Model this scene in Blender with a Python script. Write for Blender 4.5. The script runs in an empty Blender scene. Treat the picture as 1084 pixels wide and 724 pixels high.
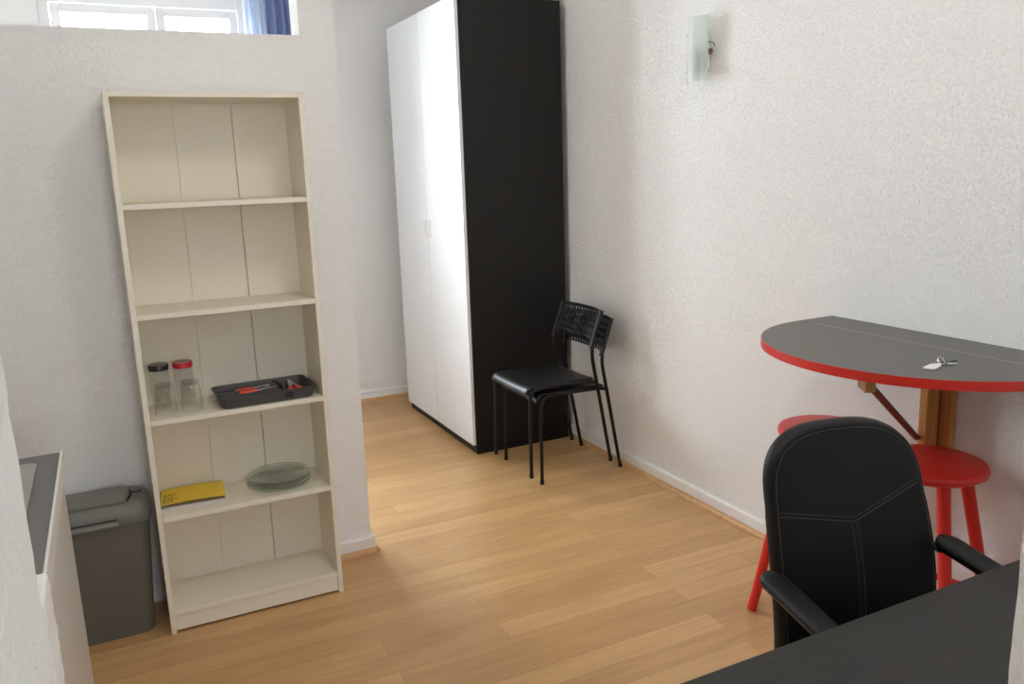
import bpy, bmesh, math, random
from mathutils import Vector, Matrix
random.seed(7)
PI = math.pi
scn = bpy.context.scene
COL = scn.collection

# ------------------------------------------------------------------ materials
def newmat(name):
    m = bpy.data.materials.new(name); m.use_nodes = True
    nt = m.node_tree
    return m, nt, nt.nodes['Principled BSDF']

def simple(name, col, rough=.5, metal=0., spec=.5, bump=0., bscale=200., coat=0.):
    m, nt, b = newmat(name)
    b.inputs['Base Color'].default_value = (*col, 1)
    b.inputs['Roughness'].default_value = rough
    b.inputs['Metallic'].default_value = metal
    b.inputs['Specular IOR Level'].default_value = spec
    b.inputs['Coat Weight'].default_value = coat
    tc = nt.nodes.new('ShaderNodeTexCoord')
    n = nt.nodes.new('ShaderNodeTexNoise'); n.inputs['Scale'].default_value = bscale; n.inputs['Detail'].default_value = 3
    nt.links.new(tc.outputs['Object'], n.inputs['Vector'])
    # faint colour mottling so that no surface is perfectly uniform
    hsv = nt.nodes.new('ShaderNodeHueSaturation'); hsv.inputs['Color'].default_value = (*col, 1)
    mr = nt.nodes.new('ShaderNodeMapRange'); mr.inputs['To Min'].default_value = .97; mr.inputs['To Max'].default_value = 1.03
    nt.links.new(n.outputs['Fac'], mr.inputs['Value']); nt.links.new(mr.outputs['Result'], hsv.inputs['Value'])
    nt.links.new(hsv.outputs['Color'], b.inputs['Base Color'])
    if bump:
        bp = nt.nodes.new('ShaderNodeBump'); bp.inputs['Strength'].default_value = bump; bp.inputs['Distance'].default_value = .002
        nt.links.new(n.outputs['Fac'], bp.inputs['Height']); nt.links.new(bp.outputs['Normal'], b.inputs['Normal'])
    return m

def plaster(name, col, strength=.65):
    """white painted woodchip plaster: rough relief in the bump only"""
    m, nt, b = newmat(name)
    b.inputs['Base Color'].default_value = (*col, 1)
    b.inputs['Roughness'].default_value = .75
    b.inputs['Specular IOR Level'].default_value = .25
    tc = nt.nodes.new('ShaderNodeTexCoord')
    n = nt.nodes.new('ShaderNodeTexNoise'); n.inputs['Scale'].default_value = 185; n.inputs['Detail'].default_value = 2; n.inputs['Roughness'].default_value = .5
    v = nt.nodes.new('ShaderNodeTexNoise'); v.inputs['Scale'].default_value = 90; v.inputs['Detail'].default_value = 2
    nt.links.new(tc.outputs['Object'], n.inputs['Vector']); nt.links.new(tc.outputs['Object'], v.inputs['Vector'])
    rr = nt.nodes.new('ShaderNodeMapRange'); rr.interpolation_type = 'SMOOTHSTEP'
    rr.inputs['From Min'].default_value = .48; rr.inputs['From Max'].default_value = .72
    nt.links.new(n.outputs['Fac'], rr.inputs['Value'])
    ad = nt.nodes.new('ShaderNodeMath'); ad.operation = 'MULTIPLY_ADD'; ad.inputs[1].default_value = .5
    nt.links.new(v.outputs['Fac'], ad.inputs[0]); nt.links.new(rr.outputs['Result'], ad.inputs[2])
    bp = nt.nodes.new('ShaderNodeBump'); bp.inputs['Strength'].default_value = strength; bp.inputs['Distance'].default_value = .004
    nt.links.new(ad.outputs[0], bp.inputs['Height']); nt.links.new(bp.outputs['Normal'], b.inputs['Normal'])
    return m

def laminate(name):
    m, nt, b = newmat(name)
    L = nt.links.new
    tc = nt.nodes.new('ShaderNodeTexCoord')
    br = nt.nodes.new('ShaderNodeTexBrick')
    br.inputs['Scale'].default_value = 1.0
    br.inputs['Brick Width'].default_value = 1.05
    br.inputs['Row Height'].default_value = .098
    br.inputs['Mortar Size'].default_value = .0009
    br.inputs['Mortar Smooth'].default_value = .3
    br.inputs['Bias'].default_value = 0
    br.offset = .37; br.offset_frequency = 2
    br.inputs['Color1'].default_value = (.625, .382, .172, 1)
    br.inputs['Color2'].default_value = (.50, .288, .120, 1)
    br.inputs['Mortar'].default_value = (.36, .195, .08, 1)
    L(tc.outputs['Object'], br.inputs['Vector'])
    mp = nt.nodes.new('ShaderNodeMapping'); mp.inputs['Scale'].default_value = (1.5, 22, 1)
    L(tc.outputs['Object'], mp.inputs['Vector'])
    n = nt.nodes.new('ShaderNodeTexNoise'); n.inputs['Scale'].default_value = 1.6; n.inputs['Detail'].default_value = 5; n.inputs['Distortion'].default_value = 1.2
    L(mp.outputs['Vector'], n.inputs['Vector'])
    mr = nt.nodes.new('ShaderNodeMapRange'); mr.inputs['From Min'].default_value = .3; mr.inputs['From Max'].default_value = .72
    mr.inputs['To Min'].default_value = .88; mr.inputs['To Max'].default_value = 1.06
    L(n.outputs['Fac'], mr.inputs['Value'])
    mp2 = nt.nodes.new('ShaderNodeMapping'); mp2.inputs['Scale'].default_value = (2.2, 9, 1)
    L(tc.outputs['Object'], mp2.inputs['Vector'])
    n2 = nt.nodes.new('ShaderNodeTexNoise'); n2.inputs['Scale'].default_value = 1.3; n2.inputs['Detail'].default_value = 2
    L(mp2.outputs['Vector'], n2.inputs['Vector'])
    mr2 = nt.nodes.new('ShaderNodeMapRange'); mr2.inputs['To Min'].default_value = .86; mr2.inputs['To Max'].default_value = 1.14
    L(n2.outputs['Fac'], mr2.inputs['Value'])
    mu = nt.nodes.new('ShaderNodeMath'); mu.operation = 'MULTIPLY'
    L(mr.outputs['Result'], mu.inputs[0]); L(mr2.outputs['Result'], mu.inputs[1])
    hs = nt.nodes.new('ShaderNodeHueSaturation'); L(br.outputs['Color'], hs.inputs['Color']); L(mu.outputs[0], hs.inputs['Value'])
    L(hs.outputs['Color'], b.inputs['Base Color'])
    b.inputs['Roughness'].default_value = .36
    b.inputs['Specular IOR Level'].default_value = .45
    bp = nt.nodes.new('ShaderNodeBump'); bp.inputs['Strength'].default_value = .12; bp.inputs['Distance'].default_value = .001
    L(n.outputs['Fac'], bp.inputs['Height']); L(bp.outputs['Normal'], b.inputs['Normal'])
    return m

def grained(name, c1, c2, rough, sc=(1, 1, 1), scale=8., spec=.5):
    m, nt, b = newmat(name)
    L = nt.links.new
    tc = nt.nodes.new('ShaderNodeTexCoord'); mp = nt.nodes.new('ShaderNodeMapping'); mp.inputs['Scale'].default_value = sc
    L(tc.outputs['Object'], mp.inputs['Vector'])
    n = nt.nodes.new('ShaderNodeTexNoise'); n.inputs['Scale'].default_value = scale; n.inputs['Detail'].default_value = 5; n.inputs['Distortion'].default_value = .6
    L(mp.outputs['Vector'], n.inputs['Vector'])
    cr = nt.nodes.new('ShaderNodeValToRGB'); cr.color_ramp.elements[0].position = .3; cr.color_ramp.elements[1].position = .7
    cr.color_ramp.elements[0].color = (*c1, 1); cr.color_ramp.elements[1].color = (*c2, 1)
    L(n.outputs['Fac'], cr.inputs['Fac']); L(cr.outputs['Color'], b.inputs['Base Color'])
    b.inputs['Roughness'].default_value = rough; b.inputs['Specular IOR Level'].default_value = spec
    return m

def glass(name, col, rough=0., ior=1.45):
    m, nt, b = newmat(name)
    b.inputs['Base Color'].default_value = (*col, 1)
    b.inputs['Roughness'].default_value = rough
    b.inputs['Transmission Weight'].default_value = 1
    b.inputs['IOR'].default_value = ior
    return m

def pane_mat(name):
    """clear window glass: mostly see-through with a little mirror"""
    m, nt, b = newmat(name)
    out = nt.nodes['Material Output']; nt.nodes.remove(b)
    tr = nt.nodes.new('ShaderNodeBsdfTransparent'); tr.inputs['Color'].default_value = (.95, .97, .97, 1)
    gl = nt.nodes.new('ShaderNodeBsdfGlossy'); gl.inputs['Roughness'].default_value = .02
    fr = nt.nodes.new('ShaderNodeFresnel'); fr.inputs['IOR'].default_value = 1.3
    mx = nt.nodes.new('ShaderNodeMixShader')
    nt.links.new(fr.outputs[0], mx.inputs[0]); nt.links.new(tr.outputs[0], mx.inputs[1]); nt.links.new(gl.outputs[0], mx.inputs[2])
    nt.links.new(mx.outputs[0], out.inputs['Surface'])
    return m

def thin_glass(name, col, ior=1.45, rough=.03):
    """thin-walled clear glass: tinted see-through plus a Fresnel mirror"""
    m, nt, b = newmat(name)
    out = nt.nodes['Material Output']; nt.nodes.remove(b)
    tr = nt.nodes.new('ShaderNodeBsdfTransparent'); tr.inputs['Color'].default_value = (*col, 1)
    gl = nt.nodes.new('ShaderNodeBsdfGlossy'); gl.inputs['Roughness'].default_value = rough
    lw = nt.nodes.new('ShaderNodeLayerWeight'); lw.inputs['Blend'].default_value = .5
    pw = nt.nodes.new('ShaderNodeMath'); pw.operation = 'POWER'; pw.inputs[1].default_value = 4
    fr = nt.nodes.new('ShaderNodeMath'); fr.operation = 'MULTIPLY_ADD'; fr.inputs[1].default_value = .55; fr.inputs[2].default_value = .035
    nt.links.new(lw.outputs['Facing'], pw.inputs[0]); nt.links.new(pw.outputs[0], fr.inputs[0])
    mx = nt.nodes.new('ShaderNodeMixShader')
    nt.links.new(fr.outputs[0], mx.inputs[0]); nt.links.new(tr.outputs[0], mx.inputs[1]); nt.links.new(gl.outputs[0], mx.inputs[2])
    nt.links.new(mx.outputs[0], out.inputs['Surface'])
    return m

def cloth_mat(name, col, trans):
    m, nt, b = newmat(name)
    out = nt.nodes['Material Output']; nt.nodes.remove(b)
    d = nt.nodes.new('ShaderNodeBsdfDiffuse'); t = nt.nodes.new('ShaderNodeBsdfTranslucent')
    n = nt.nodes.new('ShaderNodeTexNoise'); n.inputs['Scale'].default_value = 300
    hs = nt.nodes.new('ShaderNodeHueSaturation'); hs.inputs['Color'].default_value = (*col, 1)
    mr = nt.nodes.new('ShaderNodeMapRange'); mr.inputs['To Min'].default_value = .93; mr.inputs['To Max'].default_value = 1.07
    nt.links.new(n.outputs['Fac'], mr.inputs['Value']); nt.links.new(mr.outputs['Result'], hs.inputs['Value'])
    nt.links.new(hs.outputs['Color'], d.inputs['Color']); nt.links.new(hs.outputs['Color'], t.inputs['Color'])
    mx = nt.nodes.new('ShaderNodeMixShader'); mx.inputs[0].default_value = trans
    nt.links.new(d.outputs[0], mx.inputs[1]); nt.links.new(t.outputs[0], mx.inputs[2])
    nt.links.new(mx.outputs[0], out.inputs['Surface'])
    return m

M = dict(
    wall=plaster('wall_plaster', (.865, .858, .848)),
    wallnear=plaster('wall_plaster_near', (.865, .858, .848), .35),
    ceil=plaster('ceiling_plaster', (.84, .83, .81), .3),
    floor=laminate('laminate_floor'),
    skirt=simple('skirting_white', (.80, .79, .76), .45),
    bead=grained('bead_wood', (.50, .27, .11), (.62, .36, .16), .45, (3, 3, 3), 12),
    cream=simple('bookcase_foil', (.78, .73, .61), .45, bscale=60),
    creamback=simple('bookcase_back_board', (.74, .69, .575), .55, bscale=60),
    doorwhite=simple('wardrobe_door_white', (.735, .74, .745), .55, spec=.3, bscale=30),
    dooredge=simple('door_edge', (.70, .67, .62), .5),
    blackbrown=grained('black_brown_foil', (.0060, .0058, .0054), (.0088, .0083, .0078), .5, (14, 14, .6), 6, .35),
    plinth=simple('plinth_black', (.012, .011, .010), .5),
    chairblack=simple('chair_plastic_black', (.011, .0115, .0125), .40, bump=.15, bscale=400),
    tube=simple('black_steel_tube', (.006, .006, .006), .42, spec=.35),
    leather=simple('black_leatherette', (.006, .006, .006), .52, spec=.28, bump=.35, bscale=420),
    plastic=simple('black_plastic', (.007, .007, .008), .45, spec=.35, bump=.1, bscale=500),
    thread=simple('grey_thread', (.11, .11, .105), .8),
    desk=grained('desk_black_brown', (.017, .0165, .0152), (.026, .025, .023), .50, (2, 16, 16), 5, .4),
    tabletop=simple('table_grey_laminate', (.105, .098, .090), .42, bscale=150),
    red=simple('red_paint', (.70, .024, .018), .38, bscale=60),
    rededge=simple('red_edge', (.66, .030, .018), .35),
    pine=grained('varnished_pine', (.46, .20, .055), (.60, .29, .09), .4, (14, 14, .8), 6),
    rod=simple('brace_red_brown', (.22, .055, .035), .45),
    hinge=simple('hinge_brass', (.55, .45, .28), .4, .8),
    chrome=simple('chrome', (.75, .74, .72), .2, 1.),
    steel=simple('brushed_steel', (.50, .50, .49), .35, .9),
    frost=None,
    white=simple('white_plastic', (.82, .82, .80), .4),
    bin=simple('bin_grey', (.128, .121, .100), .5, bump=.1, bscale=300),
    binlid=simple('bin_lid_grey', (.170, .172, .150), .48, bump=.1, bscale=300),
    dark=simple('dark_gap', (.012, .012, .011), .7),
    worktop=simple('worktop_grey', (.150, .145, .145), .5, bscale=500),
    wtedge=simple('worktop_white_edge', (.72, .71, .68), .4),
    cabinet=simple('kitchen_front', (.62, .60, .57), .35, bscale=40),
    sink=simple('sink_composite', (.33, .32, .30), .4),
    tray=simple('tray_charcoal', (.062, .058, .058), .5),
    redhandle=simple('red_handle', (.70, .045, .015), .35),
    yellow=simple('yellow_cover', (.80, .55, .025), .5),
    ink=simple('ink', (.10, .06, .01), .7),
    paper=simple('paper', (.74, .71, .70), .7),
    pages=simple('book_pages', (.16, .11, .05), .8),
    lidblack=simple('lid_black', (.012, .012, .013), .35),
    lidtop=simple('lid_top_grey', (.13, .125, .115), .4),
    lidred=simple('lid_red', (.55, .012, .035), .35),
    lidredtop=simple('lid_top_rose', (.40, .17, .16), .4),
    tag=simple('key_tag_white', (.80, .80, .78), .4),
    winframe=simple('window_paint', (.82, .83, .85), .4),
    glass=thin_glass('tumbler_glass', (.978, .982, .978)),
    plate=thin_glass('plate_glass', (.975, .985, .978)),
    platerim=thin_glass('plate_glass_rim', (.66, .74, .68)),
    glassbase=thin_glass('tumbler_glass_base', (.82, .82, .81)),
    pane=pane_mat('window_pane'),
    curtain=cloth_mat('blue_curtain_cloth', (.38, .46, .70), .6),
    sheer=cloth_mat('sheer_curtain_cloth', (.80, .86, .95), .75),
    bulb=simple('bulb_white', (.75, .74, .70), .3),
    socket=simple('socket_brown', (.20, .13, .09), .5),
)
def frosted(name):
    m, nt, b = newmat(name)
    out = nt.nodes['Material Output']
    b.inputs['Base Color'].default_value = (.86, .91, .885, 1); b.inputs['Roughness'].default_value = .25
    tl = nt.nodes.new('ShaderNodeBsdfTranslucent'); tl.inputs['Color'].default_value = (.90, .95, .925, 1)
    tr = nt.nodes.new('ShaderNodeBsdfTransparent'); tr.inputs['Color'].default_value = (.94, .97, .955, 1)
    m1 = nt.nodes.new('ShaderNodeMixShader'); m1.inputs[0].default_value = .5
    m2 = nt.nodes.new('ShaderNodeMixShader'); m2.inputs[0].default_value = .50
    nt.links.new(b.outputs[0], m1.inputs[1]); nt.links.new(tl.outputs[0], m1.inputs[2])
    nt.links.new(m1.outputs[0], m2.inputs[1]); nt.links.new(tr.outputs[0], m2.inputs[2])
    nt.links.new(m2.outputs[0], out.inputs['Surface'])
    return m
M['frost'] = frosted('frosted_glass')

# ------------------------------------------------------------------ geometry helpers
def BM(): return bmesh.new()

def box(bm, x0, x1, y0, y1, z0, z1, mi=0, mat=None):
    vs = [bm.verts.new(Vector(p)) for p in ((x0, y0, z0), (x1, y0, z0), (x1, y1, z0), (x0, y1, z0), (x0, y0, z1), (x1, y0, z1), (x1, y1, z1), (x0, y1, z1))]
    if mat is not None:
        for v in vs: v.co = mat @ v.co
    for f in ((0, 3, 2, 1), (4, 5, 6, 7), (0, 1, 5, 4), (1, 2, 6, 5), (2, 3, 7, 6), (3, 0, 4, 7)):
        fc = bm.faces.new([vs[i] for i in f]); fc.material_index = mi
    return vs

def rings(bm, loops, cap0=True, cap1=True, mi=0, closed=True, smooth=True):
    """skin a list of equally long vertex loops"""
    L = [[bm.verts.new(Vector(p)) for p in lp] for lp in loops]
    n = len(L[0])
    for a, b in zip(L[:-1], L[1:]):
        for i in range(n if closed else n - 1):
            j = (i + 1) % n
            f = bm.faces.new((a[i], a[j], b[j], b[i])); f.smooth = smooth; f.material_index = mi
    if cap0: f = bm.faces.new(list(reversed(L[0]))); f.material_index = mi
    if cap1: f = bm.faces.new(L[-1]); f.material_index = mi
    return L

def fillet(pts, r, n=6):
    """round the inner corners of a polyline"""
    pts = [Vector(p) for p in pts]; out = [pts[0]]
    for a, b, c in zip(pts[:-2], pts[1:-1], pts[2:]):
        u = (a - b); v = (c - b); k = min(r, u.length * .48, v.length * .48)
        p0 = b + u.normalized() * k; p1 = b + v.normalized() * k
        for i in range(n + 1):
            t = i / n; out.append((1 - t) ** 2 * p0 + 2 * t * (1 - t) * b + t * t * p1)
    out.append(pts[-1]); return out

def tube(bm, pts, r, n=12, mi=0, r1=None):
    pts = [Vector(p) for p in pts]; loops = []
    T = [(pts[min(i + 1, len(pts) - 1)] - pts[max(i - 1, 0)]).normalized() for i in range(len(pts))]
    up = Vector((0, 0, 1)) if abs(T[0].z) < .9 else Vector((1, 0, 0))
    nrm = (up - T[0] * up.dot(T[0])).normalized()
    for i, p in enumerate(pts):
        nrm = (nrm - T[i] * nrm.dot(T[i])).normalized(); bi = T[i].cross(nrm)
        rr = r if r1 is None else r + (r1 - r) * i / (len(pts) - 1)
        loops.append([p + (nrm * math.cos(2 * PI * k / n) + bi * math.sin(2 * PI * k / n)) * rr for k in range(n)])
    rings(bm, loops, mi=mi)

def lathe(bm, prof, c=(0, 0, 0), n=32, mi=0, caps=True):
    loops = [[(c[0] + r * math.cos(2 * PI * k / n), c[1] + r * math.sin(2 * PI * k / n), c[2] + z) for k in range(n)] for r, z in prof]
    rings(bm, loops, caps, caps, mi)

def prism(bm, outline, z0, z1, mi=0):
    rings(bm, [[(x, y, z0) for x, y in outline], [(x, y, z1) for x, y in outline]], mi=mi, smooth=False)

def rrect(w, d, r, n=6, cx=0, cy=0):
    o = []
    for (sx, sy, a0) in ((1, 1, 0), (-1, 1, 90), (-1, -1, 180), (1, -1, 270)):
        for i in range(n + 1):
            a = math.radians(a0 + 90 * i / n)
            o.append((cx + sx * (w / 2 - r) + r * math.cos(a), cy + sy * (d / 2 - r) + r * math.sin(a)))
    return o

def obj(name, bm, mats, parent=None, bevel=0., seg=2, smooth_angle=40, loc=None, sub=0):
    bmesh.ops.recalc_face_normals(bm, faces=bm.faces)
    me = bpy.data.meshes.new(name); bm.to_mesh(me); bm.free()
    for m in (mats if isinstance(mats, (list, tuple)) else [mats]): me.materials.append(m)
    o = bpy.data.objects.new(name, me); COL.objects.link(o)
    if parent is not None: o.parent = parent
    if loc is not None: o.location = loc
    if bevel:
        md = o.modifiers.new('bevel', 'BEVEL'); md.width = bevel; md.segments = seg; md.limit_method = 'ANGLE'; md.angle_limit = math.radians(35)
    if sub:
        md = o.modifiers.new('sub', 'SUBSURF'); md.levels = sub; md.render_levels = sub
    if smooth_angle:
        for p in me.polygons: p.use_smooth = True
        me.set_sharp_from_angle(angle=math.radians(smooth_angle))
        if bevel: 
            md = o.modifiers.new('wn', 'WEIGHTED_NORMAL'); md.keep_sharp = True
    return o

def thing(name, label, cat, loc=(0, 0, 0), rz=0., group=None):
    o = bpy.data.objects.new(name, None); COL.objects.link(o)
    o.location = loc; o.rotation_euler = (0, 0, rz); o.empty_display_size = .1
    return tag(o, label, cat, group)

def tag(o, label, cat, group=None):
    o['label'] = label; o['category'] = cat
    if group: o['group'] = group
    return o

def struct(name, bm, m, parent=None, **k):
    o = obj(name, bm, m, parent, **k)
    if parent is None: o['kind'] = 'structure'
    return o

def dup(root, loc, label):
    r = root.copy(); COL.objects.link(r); r.location = loc; r['label'] = label
    def rec(a, b):
        for ch in list(a.children):
            c = ch.copy(); COL.objects.link(c); c.parent = b; rec(ch, c)
    rec(root, r); return r

# ------------------------------------------------------------------ main dimensions (metres)
XR = 2.30        # right wall
XL = -.85        # left wall of the kitchen side
YF = 5.372       # far wall with the window
YP0, YP1 = 3.117, 3.245   # partition
XP = .833        # right end of the partition
YN0, YN1 = .20, .45       # near wall with the doorway the picture is taken through
HC = 2.95        # ceiling height

# ------------------------------------------------------------------ the setting
bm = BM(); box(bm, XL - .2, XR + .2, -1.85, YF + .4, -.1, 0); struct('floor', bm, M['floor'], smooth_angle=0)
bm = BM(); box(bm, XL - .2, XR + .2, -1.85, YF + .4, HC, HC + .1); struct('ceiling', bm, M['ceil'], smooth_angle=0)
bm = BM(); box(bm, XR, XR + .2, YN0, YF + .4, 0, HC); struct('wall_right', bm, M['wall'], smooth_angle=0)
bm = BM(); box(bm, XL - .2, XL, YN0, YF + .4, 0, HC); struct('wall_left', bm, M['wall'], smooth_angle=0)
# far wall around the window hole
WX0, WX1, WZ0, WZ1 = -.19, .93, .88, 2.78
bm = BM()
box(bm, XL, WX0, YF, YF + .32, 0, HC); box(bm, WX1, XR, YF, YF + .32, 0, HC)
box(bm, WX0, WX1, YF, YF + .32, 0, WZ0); box(bm, WX0, WX1, YF, YF + .32, WZ1, HC)
struct('wall_far', bm, M['wall'], smooth_angle=0)
# partition with the pass-through opening above the bookcase
OX, OZ0, OZ1 = .706, 2.02, 2.72
bm = BM()
box(bm, XL, XP, YP0, YP1, 0, OZ0); box(bm, OX, XP, YP0, YP1, OZ0, OZ1); box(bm, XL, XP, YP0, YP1, OZ1, HC)
bmesh.ops.remove_doubles(bm, verts=bm.verts, dist=1e-5)
struct('wall_partition', bm, M['wall'], smooth_angle=0)

# near wall: rough plaster edges either side of the doorway
def rough_block(x0, x1, y0, y1, z0, z1, edge_x, seed, jit=.0010):
    rnd = random.Random(seed); bm = BM(); n = int((z1 - z0) / .012)
    ox = [(x0, y0), (x1, y0), (x1, y1), (x0, y1)]
    loops = []
    for i in range(n + 1):
        z = z0 + (z1 - z0) * i / n; lp = []
        for (x, y) in ox:
            j = (rnd.random() - .5) * jit if x == edge_x else 0
            lp.append((x + j, y, z))
        loops.append(lp)
    rings(bm, loops, smooth=False); return bm
JL, JR = -.0515, .757
struct('wall_near_left', rough_block(XL, JL, YN0, YN1, 0, HC, JL, 1), M['wallnear'], smooth_angle=0)
struct('wall_near_right', rough_block(JR, XR, YN0, YN1, 0, HC, JR, 2, .0022), M['wallnear'], smooth_angle=0)
bm = BM(); box(bm, JL, JR, YN0, YN1, 2.15, HC); struct('wall_near_lintel', bm, M['wall'], smooth_angle=0)
# the hall behind the viewpoint
bm = BM(); box(bm, XL, XL + .1, -1.5, YN0, 0, HC); struct('wall_hall_left', bm, M['wall'], smooth_angle=0)
bm = BM(); box(bm, 1.6, 1.7, -1.5, YN0, 0, HC); struct('wall_hall_right', bm, M['wall'], smooth_angle=0)
HX0, HX1, HZ0, HZ1 = .05, .80, 1.0, 2.15  # hole for the added hall window, sized for the fill it gives
bm = BM(); box(bm, XL, HX0, -1.75, -1.5, 0, HC); box(bm, HX1, 1.7, -1.75, -1.5, 0, HC); box(bm, HX0, HX1, -1.75, -1.5, 0, HZ0); box(bm, HX0, HX1, -1.75, -1.5, HZ1, HC)
struct('wall_hall_back', bm, M['wall'], smooth_angle=0)
# low plaster pier at the near end of the kitchen counter
struct('wall_pier', rough_block(XL, -.157, 1.40, 1.53, 0, .88, -.157, 3, .004), M['wallnear'], smooth_angle=0, bevel=.006)

# skirting boards with a wooden bead along the floor
def skirt(name, p0, p1, nrm):
    p0 = Vector(p0); p1 = Vector(p1); nrm = Vector(nrm)
    prof = [(0, 0), (.013, 0), (.013, .062), (.009, .070), (0, .072)]
    bm = BM(); rings(bm, [[p + nrm * a + Vector((0, 0, h)) for a, h in prof] for p in (p0, p1)], smooth=False)
    o = struct('baseboard_' + name, bm, M['skirt'], smooth_angle=0)
    pb = [(.013, .0)] + [(.013 + .019 * math.sin(a), .021 * math.cos(a)) for a in [PI / 2 * k / 6 for k in range(6, -1, -1)]]
    bm = BM(); rings(bm, [[p + nrm * a + Vector((0, 0, h)) for a, h in pb] for p in (p0, p1)])
    obj('floor_bead', bm, M['bead'], o, smooth_angle=50)
skirt('right', (XR, YN1, 0), (XR, YF, 0), (-1, 0, 0))
skirt('far', (XL, YF, 0), (XR - .034, YF, 0), (0, -1, 0))
skirt('partition', (.66, YP0, 0), (XP + .014, YP0, 0), (0, -1, 0))
skirt('partition_end', (XP, YP0 - .012, 0), (XP, YP1, 0), (1, 0, 0))

# window in the far wall
def frame_rect(bm, x0, x1, z0, z1, t, y0, y1, tb=None):
    tb = tb or t
    box(bm, x0, x0 + t, y0, y1, z0, z1); box(bm, x1 - t, x1, y0, y1, z0, z1)
    box(bm, x0 + t, x1 - t, y0, y1, z0, z0 + tb); box(bm, x0 + t, x1 - t, y0, y1, z1 - t, z1)
def window(name, x0, x1, z0, z1, fy, dr, TZ, xm):
    """dr = +1 when the outside lies towards +y"""
    w = bpy.data.objects.new(name, None); COL.objects.link(w); w['kind'] = 'structure'; w.location = (0, fy, 0); w.scale = (1, dr, 1)
    bm = BM(); frame_rect(bm, x0, x1, z0, z1, .055, 0, .095); box(bm, x0 + .055, x1 - .055, 0, .095, TZ - .03, TZ + .045)
    obj('window_frame', bm, M['winframe'], w, bevel=.004)
    for (a, b, za, zb) in ((x0 + .06, xm - .002, z0 + .06, TZ - .035), (xm + .002, x1 - .06, z0 + .06, TZ - .035), (x0 + .06, xm - .002, TZ + .05, z1 - .06), (xm + .002, x1 - .06, TZ + .05, z1 - .06)):
        bm = BM(); frame_rect(bm, a, b, za, zb, .048, -.012, .055)
        c = obj('casement', bm, M['winframe'], w, bevel=.006)
        bm = BM(); box(bm, a + .046, b - .046, .018, .022, za + .046, zb - .046)
        obj('pane', bm, M['pane'], c, smooth_angle=0)
    bm = BM(); box(bm, xm - .03, xm + .03, -.02, -.012, 1.62, 1.74); tube(bm, [(xm, -.02, 1.7), (xm, -.05, 1.7), (xm, -.052, 1.58)], .008)
    obj('window_handle', bm, M['white'], w)
    bm = BM(); box(bm, x0 - .04, x1 + .04, -.21, -.0, z0 - .03, z0); obj('window_sill', bm, M['winframe'], w, bevel=.008)
window('window_1', WX0, WX1, WZ0, WZ1, 5.47, 1, 2.55, .412)
window('hall_fill_window', HX0, HX1, HZ0, HZ1, -1.62, -1, 1.80, (HX0 + HX1) / 2)  # unseen hall window, added as fill light for the near surfaces

# curtain at the right of the window and its rod
cr = thing('curtain_rod', 'white curtain rod fixed above the window, carrying the blue curtain', 'curtain rod', (.37, YF - .075, 2.84))
bm = BM(); tube(bm, [(-.75, 0, 0), (.92, 0, 0)], .011); obj('pole', bm, M['white'], cr)
for sx in (-.75, .92):
    bm = BM(); lathe(bm, [(.002, -.02), (.018, -.014), (.022, 0), (.018, .014), (.002, .02)], n=16); o = obj('finial', bm, M['white'], cr, loc=(sx, 0, 0))
for sx in (-.65, .82):
    bm = BM(); tube(bm, [(sx, 0, -.004), (sx, .074, -.004)], .007, 8); obj('bracket', bm, M['white'], cr)
def curtain(name, x0, x1, folds, amp, y, label, mat):
    bm = BM(); nx, nz = 90, 24; g = []
    for j in range(nz + 1):
        z = .06 + (2.80 - .06) * j / nz; row = []
        for i in range(nx + 1):
            t = i / nx
            a = amp * (1 + .25 * math.sin(3 * t + z * 1.3))
            row.append(bm.verts.new((x0 + (x1 - x0) * t + .006 * math.sin(2.2 * z + 9 * t), y + a * math.sin(2 * PI * folds * t + .4 * math.sin(1.7 * z)), z)))
        g.append(row)
    for j in range(nz):
        for i in range(nx): bm.faces.new((g[j][i], g[j][i + 1], g[j + 1][i + 1], g[j + 1][i]))
    o = obj(name, bm, mat, smooth_angle=180)
    md = o.modifiers.new('th', 'SOLIDIFY'); md.thickness = .0015
    return tag(o, label, 'curtain')
curtain('sheer_curtain', .885, 1.00, 4, .012, YF - .065, 'pale sheer curtain at the right edge of the window, backlit almost white', M['sheer'])
curtain('curtain', 1.016, 1.27, 5, .020, YF - .075, 'blue curtain gathered beside the window, seen through the wall opening', M['curtain'])

# ------------------------------------------------------------------ bookcase
BX, BY, BW, BD, BH = .0405, 2.842, .60, .24, 1.801
bk = thing('bookcase', 'tall narrow cream white bookcase with five open compartments against the partition', 'bookcase', (BX, BY, 0))
T = .0165
for x in (0, BW - T):
    bm = BM(); box(bm, x, x + T, 0, BD, 0, BH); obj('side_panel', bm, M['cream'], bk, bevel=.0012)
bm = BM(); box(bm, T, BW - T, .001, BD - .004, BH - .020, BH - .003); obj('top_panel', bm, M['cream'], bk, bevel=.001)
S = [1.442, 1.0937, .7429, .4049]
for z in S:
    bm = BM(); box(bm, T, BW - T, .003, BD - .006, z, z + .0165); obj('shelf', bm, M['cream'], bk, bevel=.001)
bm = BM(); box(bm, T, BW - T, .002, BD - .006, .064, .0805); obj('bottom_shelf', bm, M['cream'], bk, bevel=.001)
bm = BM(); box(bm, T, BW - T, .006, .020, .008, .064); obj('kickboard', bm, M['cream'], bk, bevel=.001)
bm = BM()
xs = [T * .4, .2084, .2095, .3983, .4005, BW - T * .4]
for k in range(3): box(bm, xs[2 * k], xs[2 * k + 1], BD - .0045, BD - .0015, .02, BH - .002)
obj('back_panel', bm, M['creamback'], bk, smooth_angle=0)
Z3 = S[2] + .0165; Z4 = S[3] + .0165

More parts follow.
